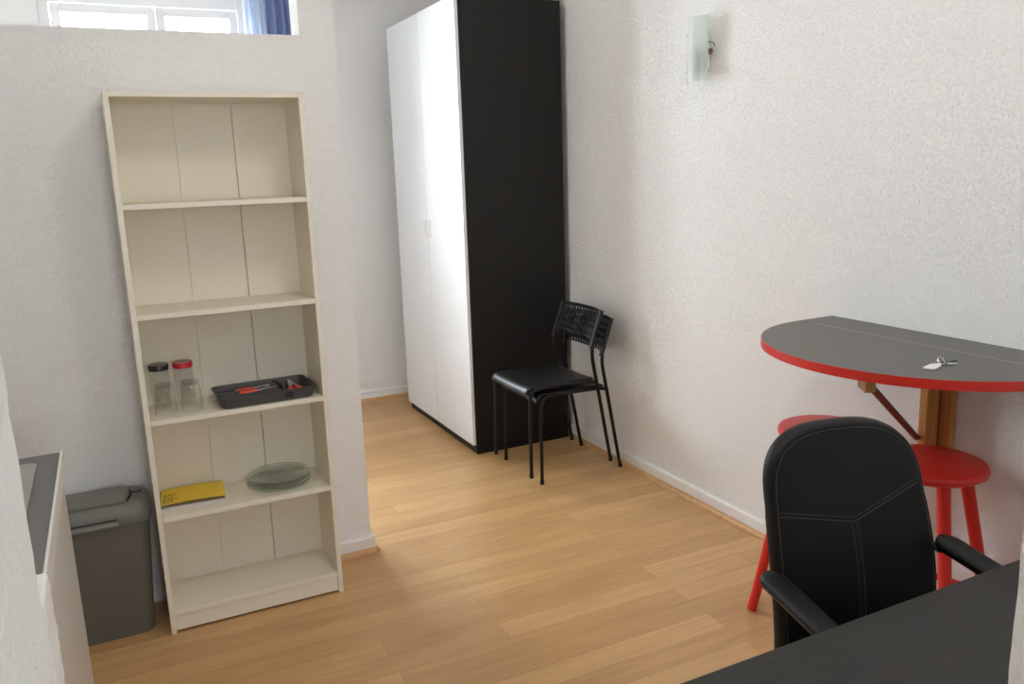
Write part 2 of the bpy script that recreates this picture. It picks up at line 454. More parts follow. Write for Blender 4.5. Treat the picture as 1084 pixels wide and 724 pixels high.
# glasses and jars on the third shelf
def tumbler(x, y, label):
    t = tag(obj('glass_tumbler', _tumbler(), [M['glass'], M['glassbase']], loc=(x, y, Z3 + .0005)), label, 'glass', 'glasses on the bookcase shelf')
    return t
def _tumbler():
    bm = BM()   # standing upside down: open rim below, thick base on top
    lathe(bm, [(.0365, 0), (.035, .03), (.0325, .075), (.0295, .100), (.0275, .1035), (.004, .1035)], n=36, caps=False)
    lathe(bm, [(.0350, 0), (.0335, .03), (.0308, .075), (.0275, .092), (.004, .093)], n=36, caps=False)
    # close rim and axis
    bm.verts.ensure_lookup_table(); n = 36
    o0 = list(bm.verts[0:n]); i0 = list(bm.verts[6 * n:7 * n])
    for k in range(n): bm.faces.new((o0[k], i0[k], i0[(k + 1) % n], o0[(k + 1) % n]))
    bm.faces.new(list(bm.verts[5 * n:6 * n])); bm.faces.new(list(bm.verts[10 * n:11 * n]))
    for f in bm.faces:
        if f.calc_center_median().z > .088: f.material_index = 1
    return bm
tumbler(.114, 2.918, 'clear glass tumbler standing upside down in front of the black lidded jar')
tumbler(.196, 2.920, 'clear glass tumbler standing upside down in front of the red lidded jar')
def jar(x, y, lidm, topm, label):
    t = thing('glass_jar', label, 'jar', (x, y, Z3 + .0005), 0, 'lidded glass jars on the bookcase shelf')
    bm = BM(); n = 36
    lathe(bm, [(.004, 0), (.028, 0), (.0305, .006), (.0315, .05), (.0315, .110), (.0295, .131)], n=n, caps=False)
    lathe(bm, [(.004, .006), (.027, .006), (.0290, .012), (.0300, .05), (.0300, .110), (.0280, .131)], n=n, caps=False)
    bm.verts.ensure_lookup_table(); V = list(bm.verts)
    for k in range(n): bm.faces.new((V[5 * n + k], V[5 * n + (k + 1) % n], V[11 * n + (k + 1) % n], V[11 * n + k]))
    bm.faces.new(V[0:n]); bm.faces.new(V[6 * n:7 * n])
    obj('jar_body', bm, M['glass'], t)
    bm = BM(); lathe(bm, [(.0300, .1315), (.0325, .1325), (.0330, .149), (.0320, .1510)], n=n)
    l = obj('lid', bm, lidm, t)
    bm = BM(); lathe(bm, [(.0310, .1511), (.0305, .1520), (.004, .1522)], n=n); obj('lid_top', bm, topm, l)
jar(.108, 3.020, M['lidblack'], M['lidtop'], 'tall clear glass jar with a black lid on the bookcase shelf')
jar(.186, 3.020, M['lidred'], M['lidredtop'], 'tall clear glass jar with a red lid on the bookcase shelf')

# cutlery tray
TX0, TX1, TY0, TY1, TH = .274, .606, 2.850, 3.056, .040
tr = thing('cutlery_tray', 'dark grey plastic cutlery tray on the shelf beside the glasses', 'cutlery tray', ((TX0 + TX1) / 2, (TY0 + TY1) / 2, Z3 + .0005), math.radians(2))
w2, d2 = (TX1 - TX0) / 2, (TY1 - TY0) / 2
bm = BM(); n = 6
def rl(w, d, r, z): return [(x, y, z) for x, y in rrect(w, d, r, n)]
outer = [rl(2 * w2 - .026, 2 * d2 - .026, .02, 0), rl(2 * w2 - .006, 2 * d2 - .006, .024, TH - .004), rl(2 * w2, 2 * d2, .026, TH - .003), rl(2 * w2, 2 * d2, .026, TH)]
inner = [rl(2 * w2 - .010, 2 * d2 - .010, .022, TH), rl(2 * w2 - .030, 2 * d2 - .030, .016, .004)]
rings(bm, outer + inner)
obj('tray_body', bm, M['tray'], tr)
xc = w2 - .115
for i in range(3):
    y = -d2 + .049 * (i + 1); bm = BM()
    rings(bm, [[(-w2 + .014, y + s * .006, .0035) for s in (-1, 1)] + [(-w2 + .014, y + s * .003, TH - .002) for s in (1, -1)],
               [(xc, y + s * .006, .0035) for s in (-1, 1)] + [(xc, y + s * .003, TH - .002) for s in (1, -1)]], smooth=False)
    obj('divider', bm, M['tray'], tr, bevel=.001)
bm = BM()
rings(bm, [[(xc + a, -d2 + .013, z) for a, z in ((-.005, .0035), (.008, .0035), (.005, TH - .003), (-.002, TH - .003))],
           [(xc + a + .018, 0, z) for a, z in ((-.005, .0035), (.008, .0035), (.005, TH - .003), (-.002, TH - .003))],
           [(xc + a + .002, d2 - .013, z) for a, z in ((-.005, .0035), (.008, .0035), (.005, TH - .003), (-.002, TH - .003))]], smooth=False)
obj('cross_divider', bm, M['tray'], tr, bevel=.001)
bm = BM(); box(bm, xc + .004, xc + .030, -d2 + .0015, -d2 + .008, .012, TH - .010); obj('label_recess', bm, M['dark'], tr, bevel=.002)

def cutlery(name, kind, loc, rz, tilt, label, hl=.062):
    t = thing(name, label, 'cutlery', loc, rz, 'red handled cutlery in the tray'); t.rotation_euler = (0, -tilt, rz)
    bm = BM(); lp = []
    for x, w, h in ((0, .007, .0045), (.006, .0105, .007), (hl * .5, .0095, .007), (hl, .007, .005)):
        lp.append([(x, w * math.cos(a), .006 + h * math.sin(a)) for a in [2 * PI * k / 10 for k in range(10)]])
    rings(bm, lp); obj('handle', bm, M['redhandle'], t)
    bm = BM()
    tube(bm, [(hl, 0, .006), (hl + .03, 0, .007)], .0022, 8, r1=.0018)
    if kind == 'fork':
        prism(bm, [(hl + .03, -.003), (hl + .038, -.010), (hl + .048, -.010), (hl + .048, .010), (hl + .038, .010), (hl + .03, .003)], .006, .008)
        for q in (-.0085, -.003, .003, .0085): tube(bm, [(hl + .047, q, .007), (hl + .068, q, .009)], .0013, 6, r1=.0007)
        nm = 'fork_head'
    elif kind == 'spoon':
        lp = []
        for s, wv in ((0, .003), (.006, .009), (.016, .0125), (.026, .010), (.032, .003)):
            lp.append([(hl + .029 + s, wv * c, .007 + .004 * (c * c - 1) * (wv / .0125) + o) for c, o in ((-1, 0), (-.5, 0), (0, 0), (.5, 0), (1, 0), (.5, .0012), (0, .0012), (-.5, .0012))])
        rings(bm, lp); nm = 'bowl'
    else:
        prism(bm, [(hl + .01, -.006), (hl + .07, -.006), (hl + .078, .002), (hl + .07, .006), (hl + .01, .005)], .006, .0075); nm = 'blade'
    obj(nm, bm, M['steel'], t)
tx, ty = tr.location.x, tr.location.y
cutlery('fork', 'fork', (TX0 + .080, ty - .026, Z3 + .026), .05, .05, 'red handled fork in the front middle slot of the cutlery tray')
cutlery('spoon', 'spoon', (TX0 + .070, ty + .010, Z3 + .026), .08, .05, 'red handled spoon in the rear middle slot of the cutlery tray')
cutlery('knife', 'knife', (TX1 - .080, ty - .062, Z3 + .016), 1.45, .10, 'short red handled knife leaning in the wide end compartment of the tray', .055)
cutlery('knife', 'knife', (TX1 - .040, ty - .060, Z3 + .016), 1.78, .10, 'red handled knife lying nearest the bookcase side in the tray end compartment', .055)

# fourth shelf: booklet on papers, stack of plates
pp = obj('paper_leaflet', BM(), M['paper'])
bm = BM(); box(bm, -.105, .105, -.075, .075, 0, .004); box(bm, -.098, .104, -.078, .07, .0042, .007)
bm.to_mesh(pp.data); bm.free(); pp.location = (.168, 2.975, Z4 + .0005); pp.rotation_euler = (0, 0, math.radians(-4))
tag(pp, 'white paper leaflets lying under the yellow booklet on the shelf', 'leaflet')
bkt = thing('booklet', 'yellow softcover booklet lying on white leaflets on the shelf', 'booklet', (.169, 2.990, Z4 + .008), math.radians(-3.5))
bm = BM(); box(bm, -.102, .102, -.074, .074, 0, .009); obj('pages', bm, M['pages'], bkt)
bm = BM(); lp = []
for i in range(13):
    x = -.105 + .21 * i / 12; b = .004 * math.sin(PI * i / 12) + (.006 if i == 0 else 0) * 0
    lp.append([(x, -.078, .0095 + b), (x, .077, .0095 + b * 1.2), (x, .077, .0105 + b * 1.2), (x, -.078, .0105 + b)])
rings(bm, lp); bx = obj('cover', bm, M['yellow'], bkt, smooth_angle=30)
bm = BM(); rnd = random.Random(4)
for k, yy in enumerate((-.060, -.048, -.036, -.024, -.012, 0, .012)):
    x0 = -.098
    for s in range(3):
        l = .006 + .008 * rnd.random(); zz = .0107 + .004 * math.sin(PI * (x0 + .105) / .21) * 1.05
        box(bm, x0, x0 + l, yy, yy + .004, zz + .0002, zz + .0009); x0 += l + .004
obj('printed_text', bm, M['ink'], bx, smooth_angle=0)

def plate_bm():
    bm = BM(); n = 56
    prof = [(.004, .002), (.066, .002), (.080, .006), (.112, .016), (.1135, .018), (.112, .020), (.080, .0105), (.066, .0065), (.004, .0065)]
    loops = [[(r * math.cos(2 * PI * k / n), r * math.sin(2 * PI * k / n), z) for k in range(n)] for r, z in prof]
    rings(bm, loops)
    for f in bm.faces:
        c = f.calc_center_median()
        if math.hypot(c.x, c.y) > .108: f.material_index = 1
    return bm
first = tag(obj('glass_plate', plate_bm(), [M['plate'], M['platerim']], loc=(.464, 2.962, Z4 - .0012)), 'clear greenish glass plate at the bottom of the plate stack', 'plate', 'glass plates stacked on the shelf')
for k, nm in enumerate(('second from the bottom in the plate stack', 'third from the bottom in the plate stack', 'on top of the plate stack')):
    c = first.copy(); COL.objects.link(c); c.location = (.464 + (.002, -.002, .001)[k], 2.962 + (-.002, .001, .002)[k], Z4 - .0012 + .0085 * (k + 1)); c['label'] = 'clear greenish glass plate ' + nm

# ------------------------------------------------------------------ waste bin
bn = thing('waste_bin', 'grey green plastic waste bin with flap lid beside the bookcase', 'waste bin', (-.145, 2.985, 0))
W2, D2 = .165, .095
bm = BM()
rings(bm, [[(x, y, z) for x, y in rrect(w, d, r, 8, 0, cy)] for w, d, r, z, cy in ((.268, .160, .03, 0, .0), (.276, .166, .034, .01, 0), (.328, .184, .038, .405, -.002), (.328, .184, .038, .42, -.002))])
obj('bin_body', bm, M['bin'], bn)
bm = BM()
rings(bm, [[(x, y, z) for x, y in rrect(w, d, r, 8, 0, cy)] for w, d, r, z, cy in ((.332, .190, .04, .408, -.003), (.346, .202, .044, .425, -.004), (.346, .202, .044, .450, -.004), (.338, .192, .05, .470, -.002), (.318, .176, .05, .478, 0), (.25, .12, .04, .480, 0))])
lid = obj('lid', bm, M['binlid'], bn)
bm = BM(); lp = []
for i in range(11):
    y = -.074 + .152 * i / 10; h = .016 + .010 * math.sin(PI * min(1, (i + .6) / 9.5))
    lp.append([(-.150, y, .474), (.098 + .016 * math.sin(PI * i / 10), y, .474), (.096 + .016 * math.sin(PI * i / 10), y, .474 + h), (-.146, y, .474 + h)])
rings(bm, lp); obj('flap', bm, M['binlid'], lid, bevel=.004, smooth_angle=30)
bm = BM(); pts = [(.101 + .016 * math.sin(PI * i / 10), -.072 + .148 * i / 10, .4835) for i in range(11)]
tube(bm, pts, .0022, 6); tube(bm, [(.118, .010, .481), (.146, .012, .479)], .0025, 6); tube(bm, [(.146, .0, .479), (.146, .028, .479)], .0025, 6)
tube(bm, [(-.150, -.077, .477), (.095, -.077, .477)], .0025, 6)
obj('hinge_slot', bm, M['dark'], lid)
bm = BM(); lp = []
for x in [-.15 + .22 * i / 12 for i in range(13)]:
    lp.append([(x, -.098, .408), (x, -.113, .412), (x, -.116, .419), (x, -.113, .426), (x, -.100, .434)])
rings(bm, lp); obj('handle_lip', bm, M['binlid'], lid, bevel=.002)
bm = BM(); box(bm, -.15, .066, -.1065, -.10, .434, .438); obj('handle_slot', bm, M['dark'], lid)

# ------------------------------------------------------------------ kitchen base unit, worktop, sink
kc = thing('kitchen_base_cabinet', 'white smooth fronted kitchen base cabinet at the left, beside the waste bin', 'cabinet', (-.17, 1.54, 0))
bm = BM(); box(bm, -.60, -.020, .0, .016, .10, .826); box(bm, -.60, -.020, .712, .728, .10, .826); box(bm, -.60, -.584, .016, .712, .10, .826); box(bm, -.584, -.020, .016, .712, .10, .116); obj('carcass', bm, M['cabinet'], kc, bevel=.002)
bm = BM(); box(bm, -.018, 0, .0, .73, .012, .826); obj('front_panel', bm, M['cabinet'], kc, bevel=.002)
bm = BM(); box(bm, -.58, -.05, .0, .728, .0, .10); obj('plinth', bm, M['cabinet'], kc)
wt = thing('worktop', 'grey kitchen worktop with a white raised front edge at the left', 'worktop', (-.17, 1.535, .83))
hx0, hx1, hy0, hy1 = -.50, -.058, .12, .65     # cut-out for the sink
bm = BM()
for a in ((-.64, hx0, 0, .74), (hx1, .002, 0, .74), (hx0, hx1, 0, hy0), (hx0, hx1, hy1, .74)): box(bm, a[0], a[1], a[2], a[3], 0, .040)
obj('surface', bm, M['worktop'], wt, smooth_angle=0)
bm = BM(); box(bm, .0025, .009, -.0, .742, -.006, .046); obj('front_edge', bm, M['wtedge'], wt, bevel=.002)
sk = thing('sink', 'light grey inset sink let into the grey worktop', 'sink', (-.449, 1.920, .8705))
sw, sd = .472, .56
bm = BM()
rings(bm, [[(x, y, z) for x, y in rrect(w, d, r, 6)] for w, d, r, z in ((sw, sd, .02, .0), (sw, sd, .02, .006), (sw - .09, sd - .09, .04, .006), (sw - .13, sd - .13, .05, -.15), (.05, .05, .02, -.16))], cap0=False)
md = obj('basin', bm, M['sink'], sk)
bm = BM(); lathe(bm, [(.03, -.158), (.03, -.155), (.004, -.1545)], n=24); obj('drain', bm, M['chrome'], sk)
bm = BM(); tube(bm, fillet([(-.19, .0, .006), (-.19, 0, .20), (-.05, 0, .20), (-.05, 0, .16)], .05), .011); lathe(bm, [(.025, .006), (.024, .03), (.014, .04)], (-.19, 0, 0)); obj('tap', bm, M['chrome'], sk)

# ------------------------------------------------------------------ wardrobe
WY, WW, WXF, WXS, WH = 3.969, 1.074, 1.688, 2.2635, 2.3776
wd = thing('wardrobe', 'tall two door wardrobe, white doors and black side, by the far corner', 'wardrobe', (WXF, WY, 0))
dp = WXS - WXF
for y in (0, WW - .018):
    bm = BM(); box(bm, 0, dp, y, y + .018, 0, WH); obj('side_panel', bm, M['blackbrown'], wd, bevel=.0012)
bm = BM(); box(bm, .002, dp, .018, WW - .018, WH - .02, WH - .002); obj('top_panel', bm, M['blackbrown'], wd)
bm = BM(); box(bm, .002, dp, .018, WW - .018, .055, .073); obj('bottom_panel', bm, M['blackbrown'], wd)
bm = BM(); box(bm, .004, .020, .018, WW - .018, .0, .054); obj('plinth', bm, M['plinth'], wd)
bm = BM(); box(bm, dp - .006, dp - .002, .018, WW - .018, .074, WH - .021); obj('back_panel', bm, M['blackbrown'], wd)
for k in range(2):
    y0 = .0025 + k * (WW / 2); y1 = WW / 2 - .0025 + k * (WW / 2)
    bm = BM(); box(bm, -.021, -.003, y0, y1, .053, WH)
    for f in bm.faces:
        if abs(f.normal.y) > .5 or f.calc_center_median().y in (y0, y1): f.material_index = 1
    d = obj('door', bm, [M['doorwhite'], M['dooredge']], wd, bevel=.0012)
    yc = (WW / 2 - .048) if k == 0 else WW / 2 + .012
    bm = BM()
    frame_w, frame_h = .036, .100
    z0 = 1.158
    # thin raised rectangular pull
    def pull(bm, y0, y1, z0, z1, t):
        box(bm, -.0265, -.0212, y0, y0 + t, z0, z1); box(bm, -.0265, -.0212, y1 - t, y1, z0, z1)
        box(bm, -.0265, -.0212, y0 + t, y1 - t, z0, z0 + t); box(bm, -.0265, -.0212, y0 + t, y1 - t, z1 - t, z1)
    pull(bm, yc, yc + frame_w, z0, z0 + frame_h, .005)
    obj('handle', bm, M['white'], d, bevel=.001)

# ------------------------------------------------------------------ stacked chairs (facing the window side, -X)
def make_chair(loc, label):
    t = thing('stacking_chair', label, 'chair', loc, 0, 'stacked black chairs beside the wardrobe')
    r = .0088
    for s in (-1, 1):
        # front leg, bending back under the seat
        bm = BM(); tube(bm, fillet([(-.232, s * .204, 0), (-.224, s * .196, .442), (.0, s * .180, .437), (.118, s * .174, .431), (.150, s * .192, .430)], .055, 8), r, 12)
        l = obj('front_leg', bm, M['tube'], t, smooth_angle=60)
        bm = BM(); lathe(bm, [(.0102, 0), (.0105, .018), (.0098, .022)], (-.232, s * .204, 0.0002), 12); obj('foot_cap', bm, M['plastic'], l)
        # rear leg running on as the back upright
        bm = BM(); tube(bm, fillet([(.232, s * .196, 0), (.152, s * .196, .43), (.122, s * .194, .595), (.187, s * .188, .775)], .06, 8), r, 12)
        l = obj('rear_leg', bm, M['tube'], t, smooth_angle=60)
        bm = BM(); lathe(bm, [(.0102, 0), (.0105, .018), (.0098, .022)], (.231, s * .196, 0.0002), 12); obj('foot_cap', bm, M['plastic'], l)
    bm = BM(); tube(bm, [(-.214, -.190, .428), (-.214, .190, .428)], r * .9, 10); obj('front_rail', bm, M['tube'], t)
    bm = BM(); tube(bm, [(.145, -.186, .428), (.145, .186, .428)], r * .9, 10); obj('rear_rail', bm, M['tube'], t)
    # seat: shallow dish, waterfall front edge, perforated middle
    path = []
    for x in [-.100 + .0125 * i for i in range(21)]:
        path.append((x, .452 - .006 * (x + .1) / .25))
    front = []
    for i in range(9):
        a = PI / 2 * i / 8
        front.append((-.205 - .042 * math.sin(a) + .0, .4555 - .044 * (1 - math.cos(a))))
    fr = [(-.1125 - .0125 * i, .4522 + .0033 * min(1, (i) / 6)) for i in range(0, 8)]
    prof = list(reversed(front)) + list(reversed(fr)) + path
    prof = [(x, z) for x, z in prof]
    ny = 33; ys = [-.195 + .39 * j / (ny - 1) for j in range(ny)]
    bm = BM(); g = []
    for i, (x, z) in enumerate(prof):
        row = []
        for y in ys:
            u = y / .195
            hw = .195 - .022 * min(1, max(0, (x + .08) / .16)) ** 1.5
            dish = -.009 * (1 - u * u) if x > -.19 else -.009 * (1 - u * u) * max(0, (x + .245) / .055)
            edge = -.006 * max(0, (abs(u) - .9) / .1) ** 2
            row.append(bm.verts.new((x, u * hw, z + dish + edge + .002)))
        g.append(row)
    for i in range(len(prof) - 1):
        for j in range(ny - 1):
            x = prof[i][0]
            if -.11 < x < .085 and abs(ys[j]) < .12 and i % 2 == 0 and j % 2 == 1: continue
            bm.faces.new((g[i][j], g[i + 1][j], g[i + 1][j + 1], g[i][j + 1]))
    o = obj('seat', bm, M['chairblack'], t, smooth_angle=180)
    md = o.modifiers.new('th', 'SOLIDIFY'); md.thickness = .0045; md.offset = -1
    # backrest: curved perforated plate between the uprights
    nx, nz = 31, 11; bm = BM(); g = []
    for j in range(nz + 1):
        v = j / nz; row = []
        for i in range(nx + 1):
            u = -1 + 2 * i / nx
            z = .612 + .175 * v
            if j == 0: z += .022 * (1 - u ** 4)
            if v > .99: z -= .012 * abs(u) ** 8
            zz = min(z, .787)
            xb = .128 + (.065) * (zz - .612) / .175 + .024 * (1 - u * u) * (.4 + .6 * v)
            row.append(bm.verts.new((xb, u * .194, zz)))
        g.append(row)
    for j in range(nz):
        for i in range(nx):
            if 1 <= j <= nz - 2 and j % 2 == 1 and i % 2 == 1 and 3 <= i <= nx - 4: continue
            bm.faces.new((g[j][i], g[j][i + 1], g[j + 1][i + 1], g[j + 1][i]))
    o = obj('backrest', bm, M['chairblack'], t, smooth_angle=180)
    md = o.modifiers.new('th', 'SOLIDIFY'); md.thickness = .004; md.offset = 0
    # sleeves that wrap the uprights
    for s in (-1, 1):
        bm = BM(); tube(bm, fillet([(.124, s * .194, .600), (.129, s * .193, .616), (.1905, s * .188, .786)], .02), .0115, 12); obj('back_sleeve', bm, M['chairblack'], o)
    return t
chB = make_chair((2.018, 3.605, 0), 'lower black perforated chair of the stack, standing on the floor by the wall')
chA = dup(chB, (2.018 - .058, 3.605, .044), 'upper black perforated chair stacked on another beside the black wardrobe side')

# ------------------------------------------------------------------ wall table
ZT = .9766
wtb = thing('drop_leaf_table', 'half oval grey drop leaf table with red edge fixed to the right wall', 'table', (XR, 1.645, 0))
def dshape(off=0):
    a, b, xc = .41 - off, .465 - off, -.170
    o = [(-.158, b)]
    for k in range(0, 41):
        th = PI / 2 + PI * k / 40
        o.append((xc + a * math.cos(th), b * math.sin(th)))
    o.append((-.158, -b)); return o
bm = BM(); prism(bm, dshape(.0025), ZT - .026, ZT); obj('leaf', bm, M['tabletop'], wtb, smooth_angle=0)
bm = BM()
def band(bm, pts, z0, z1, t):
    inn = []
    for i, p in enumerate(pts):
        a = Vector(pts[max(i - 1, 0)]); b = Vector(pts[min(i + 1, len(pts) - 1)]); d = (b - a).normalized()
        inn.append((p[0] + d.y * t, p[1] - d.x * t))
    rings(bm, [[(p[0], p[1], z0), (p[0], p[1], z1), (q[0], q[1], z1), (q[0], q[1], z0)] for p, q in zip(pts, inn)], smooth=False)
band(bm, dshape(0), ZT - .0265, ZT - .0004, -.003)
obj('red_edge', bm, M['rededge'], wtb, smooth_angle=50)
bm = BM(); box(bm, -.1555, -.001, -.465, .465, ZT - .026, ZT); obj('fixed_strip', bm, M['tabletop'], wtb, smooth_angle=0)
bm = BM(); box(bm, -.1585, -.1550, -.40, .40, ZT - .004, ZT + .0003); obj('hinge', bm, M['hinge'], wtb, smooth_angle=0)
# varnished rail on the wall and the swinging upright
bm = BM(); box(bm, -.028, -.001, -.040, .030, .585, ZT - .027); obj('wall_rail', bm, M['pine'], wtb, bevel=.002)
bm = BM(); box(bm, -.092, -.036, -.006, .022, .585, ZT - .027); obj('upright', bm, M['pine'], wtb, bevel=.002)
bm = BM(); box(bm, -.036, -.027, -.002, .018, .60, ZT - .05); obj('upright_hinge', bm, M['dark'], wtb)
bm = BM(); rings(bm, [[(-.545, -.155, z), (-.515, -.165, z), (-.475, -.105, z), (-.505, -.095, z)] for z in (ZT - .062, ZT - .027)], smooth=False)
obj('stop_block', bm, M['pine'], wtb, bevel=.003)
bm = BM(); tube(bm, [(-.500, -.130, ZT - .050), (-.095, .022, .662)], .010, 10)
obj('brace', bm, M['rod'], wtb)

# keys on the table
ky = thing('key_ring', 'small bunch of keys with white tag lying on the grey table', 'keys', (1.945, 1.420, ZT + .0006), math.radians(18))
bm = BM(); prism(bm, [(-.056, -.004), (-.052, -.010), (-.004, -.008), (.014, -.002), (.021, .001), (.021, .006), (.012, .010), (-.004, .019), (-.052, .021), (-.056, .016)], 0, .005); obj('tag', bm, M['tag'], ky, bevel=.001)
bm = BM(); tube(bm, [(.027 + .011 * math.cos(2 * PI * k / 24), .003 + .008 * math.sin(2 * PI * k / 24), .0095 + .0075 * math.sin(2 * PI * k / 24 + .5)) for k in range(25)], .0014, 8); obj('ring', bm, M['chrome'], ky)
def key(ang, hx, hy, m, L):
    bm = BM(); R = Matrix.Translation((hx, hy, .0)) @ Matrix.Rotation(ang, 4, 'Z')
    pts = [(.009 * math.cos(2 * PI * k / 16), .009 * math.sin(2 * PI * k / 16)) for k in range(2, 15)] + [(L, -.0032), (L + .003, 0), (L, .0032), (L * .8, .0032), (L * .76, .0018), (L * .7, .0032), (L * .6, .0022), (L * .5, .0034)]
    lo = [(R @ Vector((x, y, z))) for z in (.0015,) for x, y in pts]
    prs = [[(R @ Vector((x * (1 if True else 1), y, z))) for x, y in sorted_pts(pts)] for z in (.001, .0034)]
    rings(bm, prs, smooth=False); obj('key', bm, m, ky)
def sorted_pts(p):
    return p[13:][::1] + p[:13] if False else p[:13][::-1][::-1] + p[13:]
key(math.radians(-75), .030, -.006, M['chrome'], .030)
key(math.radians(-20), .036, .002, M['plastic'], .052)
key(math.radians(-50), .033, -.002, M['chrome'], .034)

# ------------------------------------------------------------------ stools
def make_stool(loc, label, rz):
    t = thing('round_stool', label, 'stool', loc, rz, 'red round stools under the wall table')
    H = .655; R = .155
    bm = BM(); lathe(bm, [(.004, H - .030), (R - .012, H - .030), (R - .002, H - .022), (R, H - .012), (R - .004, H - .003), (R - .014, H), (R * .5, H - .001), (.004, H - .001)], n=56)
    obj('seat', bm, M['red'], t, smooth_angle=50)
    for k in range(4):
        a = PI / 4 + PI / 2 * k; c, s = math.cos(a), math.sin(a)
        bm = BM(); tube(bm, [(.098 * c, .098 * s, H - .028), (.232 * c, .232 * s, .004)], .0185, 16, r1=.0165); obj('leg', bm, M['red'], t, smooth_angle=60)
    for k in range(4):
        a = PI / 4 + PI / 2 * k; b = a + PI / 2; rr = .165
        z = .235 if k % 2 else .27; rr = .098 + .134 * (1 - z / (H - .028))
        bm = BM(); tube(bm, [(rr * math.cos(a), rr * math.sin(a), z), (rr * math.cos(b), rr * math.sin(b), z)], .010, 10); obj('rung', bm, M['red'], t, smooth_angle=60)
    return t
st = make_stool((2.085, 1.525, 0), 'red round stool nearest, right of the black office chair, below the wall table', math.radians(13))
s2 = dup(st, (2.070, 1.902, 0), 'red round stool farther back, mostly hidden behind the black office chair'); s2.rotation_euler = (0, 0, math.radians(20))

# ------------------------------------------------------------------ wall sconce
sc = thing('wall_sconce', 'frosted curved glass wall sconce high on the right wall', 'wall lamp', (XR, 2.828, 1.978))
bm = BM(); box(bm, -.014, -.001, -.028, .034, -.075, .060); obj('backplate', bm, M['white'], sc, bevel=.003)
bm = BM(); nA = 16; lo = []
for i in range(nA + 1):
    u = -1 + 2 * i / nA; x = -.082 + .034 * u * u; y = .063 * u
    lo.append([(x, y, -.126), (x, y, .126), (x + .005, y, .126), (x + .005, y, -.126)])
rings(bm, lo); obj('glass_shade', bm, M['frost'], sc, smooth_angle=50)
for z in (-.085, .062):
    for q in (-1, 1):
        bm = BM(); tube(bm, [(-.012, q * .026, z), (-.040, q * .058, z), (-.046, q * .060, z)], .002, 8); lathe(bm, [(.003, -.004), (.0038, 0), (.003, .004)], (-.049, q * .0655, z), 12); obj('clip', bm, M['steel'], sc)
bm = BM(); tube(bm, [(-.014, -.02, -.008), (-.034, -.02, -.008)], .012, 16); tube(bm, [(-.030, -.030, -.006), (-.030, -.062, -.014)], .008, 12, r1=.012); obj('socket', bm, M['socket'], sc)
bm = BM(); lathe(bm, [(.003, -.062), (.010, -.055), (.013, -.02), (.012, .02), (.003, .03)], (-.036, .012, -.03), 16); obj('bulb', bm, M['socket'], sc)
bm = BM(); tube(bm, fillet([(-.014, -.02, .03), (-.022, -.060, .022), (-.018, -.074, .014), (-.028, -.078, .004)], .01), .0018, 6); obj('wire', bm, M['dark'], sc)

# ------------------------------------------------------------------ ceiling lamp (lit), unseen, added to brighten the near walls and partition
def lamp_mat(name, col, strength):
    m, nt, b = newmat(name)
    b.inputs['Base Color'].default_value = (.85, .84, .80, 1); b.inputs['Roughness'].default_value = .4
    b.inputs['Emission Color'].default_value = (*col, 1); b.inputs['Emission Strength'].default_value = strength
    return m
cl = thing('added_ceiling_lamp', 'round opal glass ceiling lamp, switched on, added out of view to brighten the near walls', 'ceiling lamp', (1.0, 1.35, HC))
bm = BM(); lathe(bm, [(.20, -.001), (.20, -.024), (.19, -.028)], n=48); obj('mount_ring', bm, M['white'], cl)
bm = BM(); lathe(bm, [(.19, -.029), (.185, -.050), (.150, -.085), (.09, -.104), (.004, -.110)], n=48); obj('opal_shade', bm, lamp_mat('opal_glass_lit', (1, .965, .925), 18), cl)

# ------------------------------------------------------------------ desk
dk = thing('desk', 'black brown desk standing against the near wall in the foreground', 'desk', (.70, .46, 0))
bm = BM(); box(bm, 0, 1.50, 0, .46, .718, .74); obj('desktop', bm, M['desk'], dk, bevel=.0015)
for x in (.09, 1.42):
    for y in (.05, .41):
        bm = BM(); tube(bm, [(x, y, .718), (x, y, .004)], .020, 16); l = obj('leg', bm, M['tube'], dk, smooth_angle=60)
        bm = BM(); lathe(bm, [(.024, 0), (.024, .006), (.018, .010)], (x, y, 0.0002), 16); obj('foot', bm, M['plastic'], l)

# ------------------------------------------------------------------ office chair
oc = thing('office_chair', 'black leatherette swivel office chair with armrests pushed up to the desk', 'chair', (1.330, .985, 0), -.222)
# local: +x viewer's right, -y the way it faces, z up
HB0, HB1 = .45, .964
def backpt(x, t, h):
    """x across, t depth behind the front face, h height: lean and lumbar curve"""
    y = .165 + .10 * max(0, (h - .50)) ** 1.15 * 1.9 - .016 * math.cos((h - .62) * 9)
    y += -.035 * (x / .24) ** 2 * .5
    return (x, y + t, h)
def outline(inset):
    """rounded back outline: straight sides, superellipse crown"""
    W = .195 - inset; top = HB1 - inset; bot = HB0 + inset; hk = .80; o = []
    def wid(h): return W * (.955 + .045 * math.sin(PI * min(1, max(0, (h - HB0) / .42)))) if h < hk else W * .9684
    N = 16
    for i in range(N):
        h = bot + .02 + (hk - bot - .02) * i / N; o.append((wid(h) * (.985 if i == 0 else 1), h))
    K = 40; hw = wid(hk)
    for i in range(K + 1):
        a = PI * i / K; c, s_ = math.cos(a), math.sin(a); e = 2 / 2.9
        o.append((math.copysign(abs(c) ** e, c) * hw, hk + (top - hk) * s_ ** e))
    for i in range(N - 1, -1, -1):
        h = bot + .02 + (hk - bot - .02) * i / N; o.append((-wid(h) * (.985 if i == 0 else 1), h))
    for i in range(1, 6):
        o.append((-W * .93 + 2 * W * .93 * i / 6, bot))
    return o
bm = BM(); loops = []
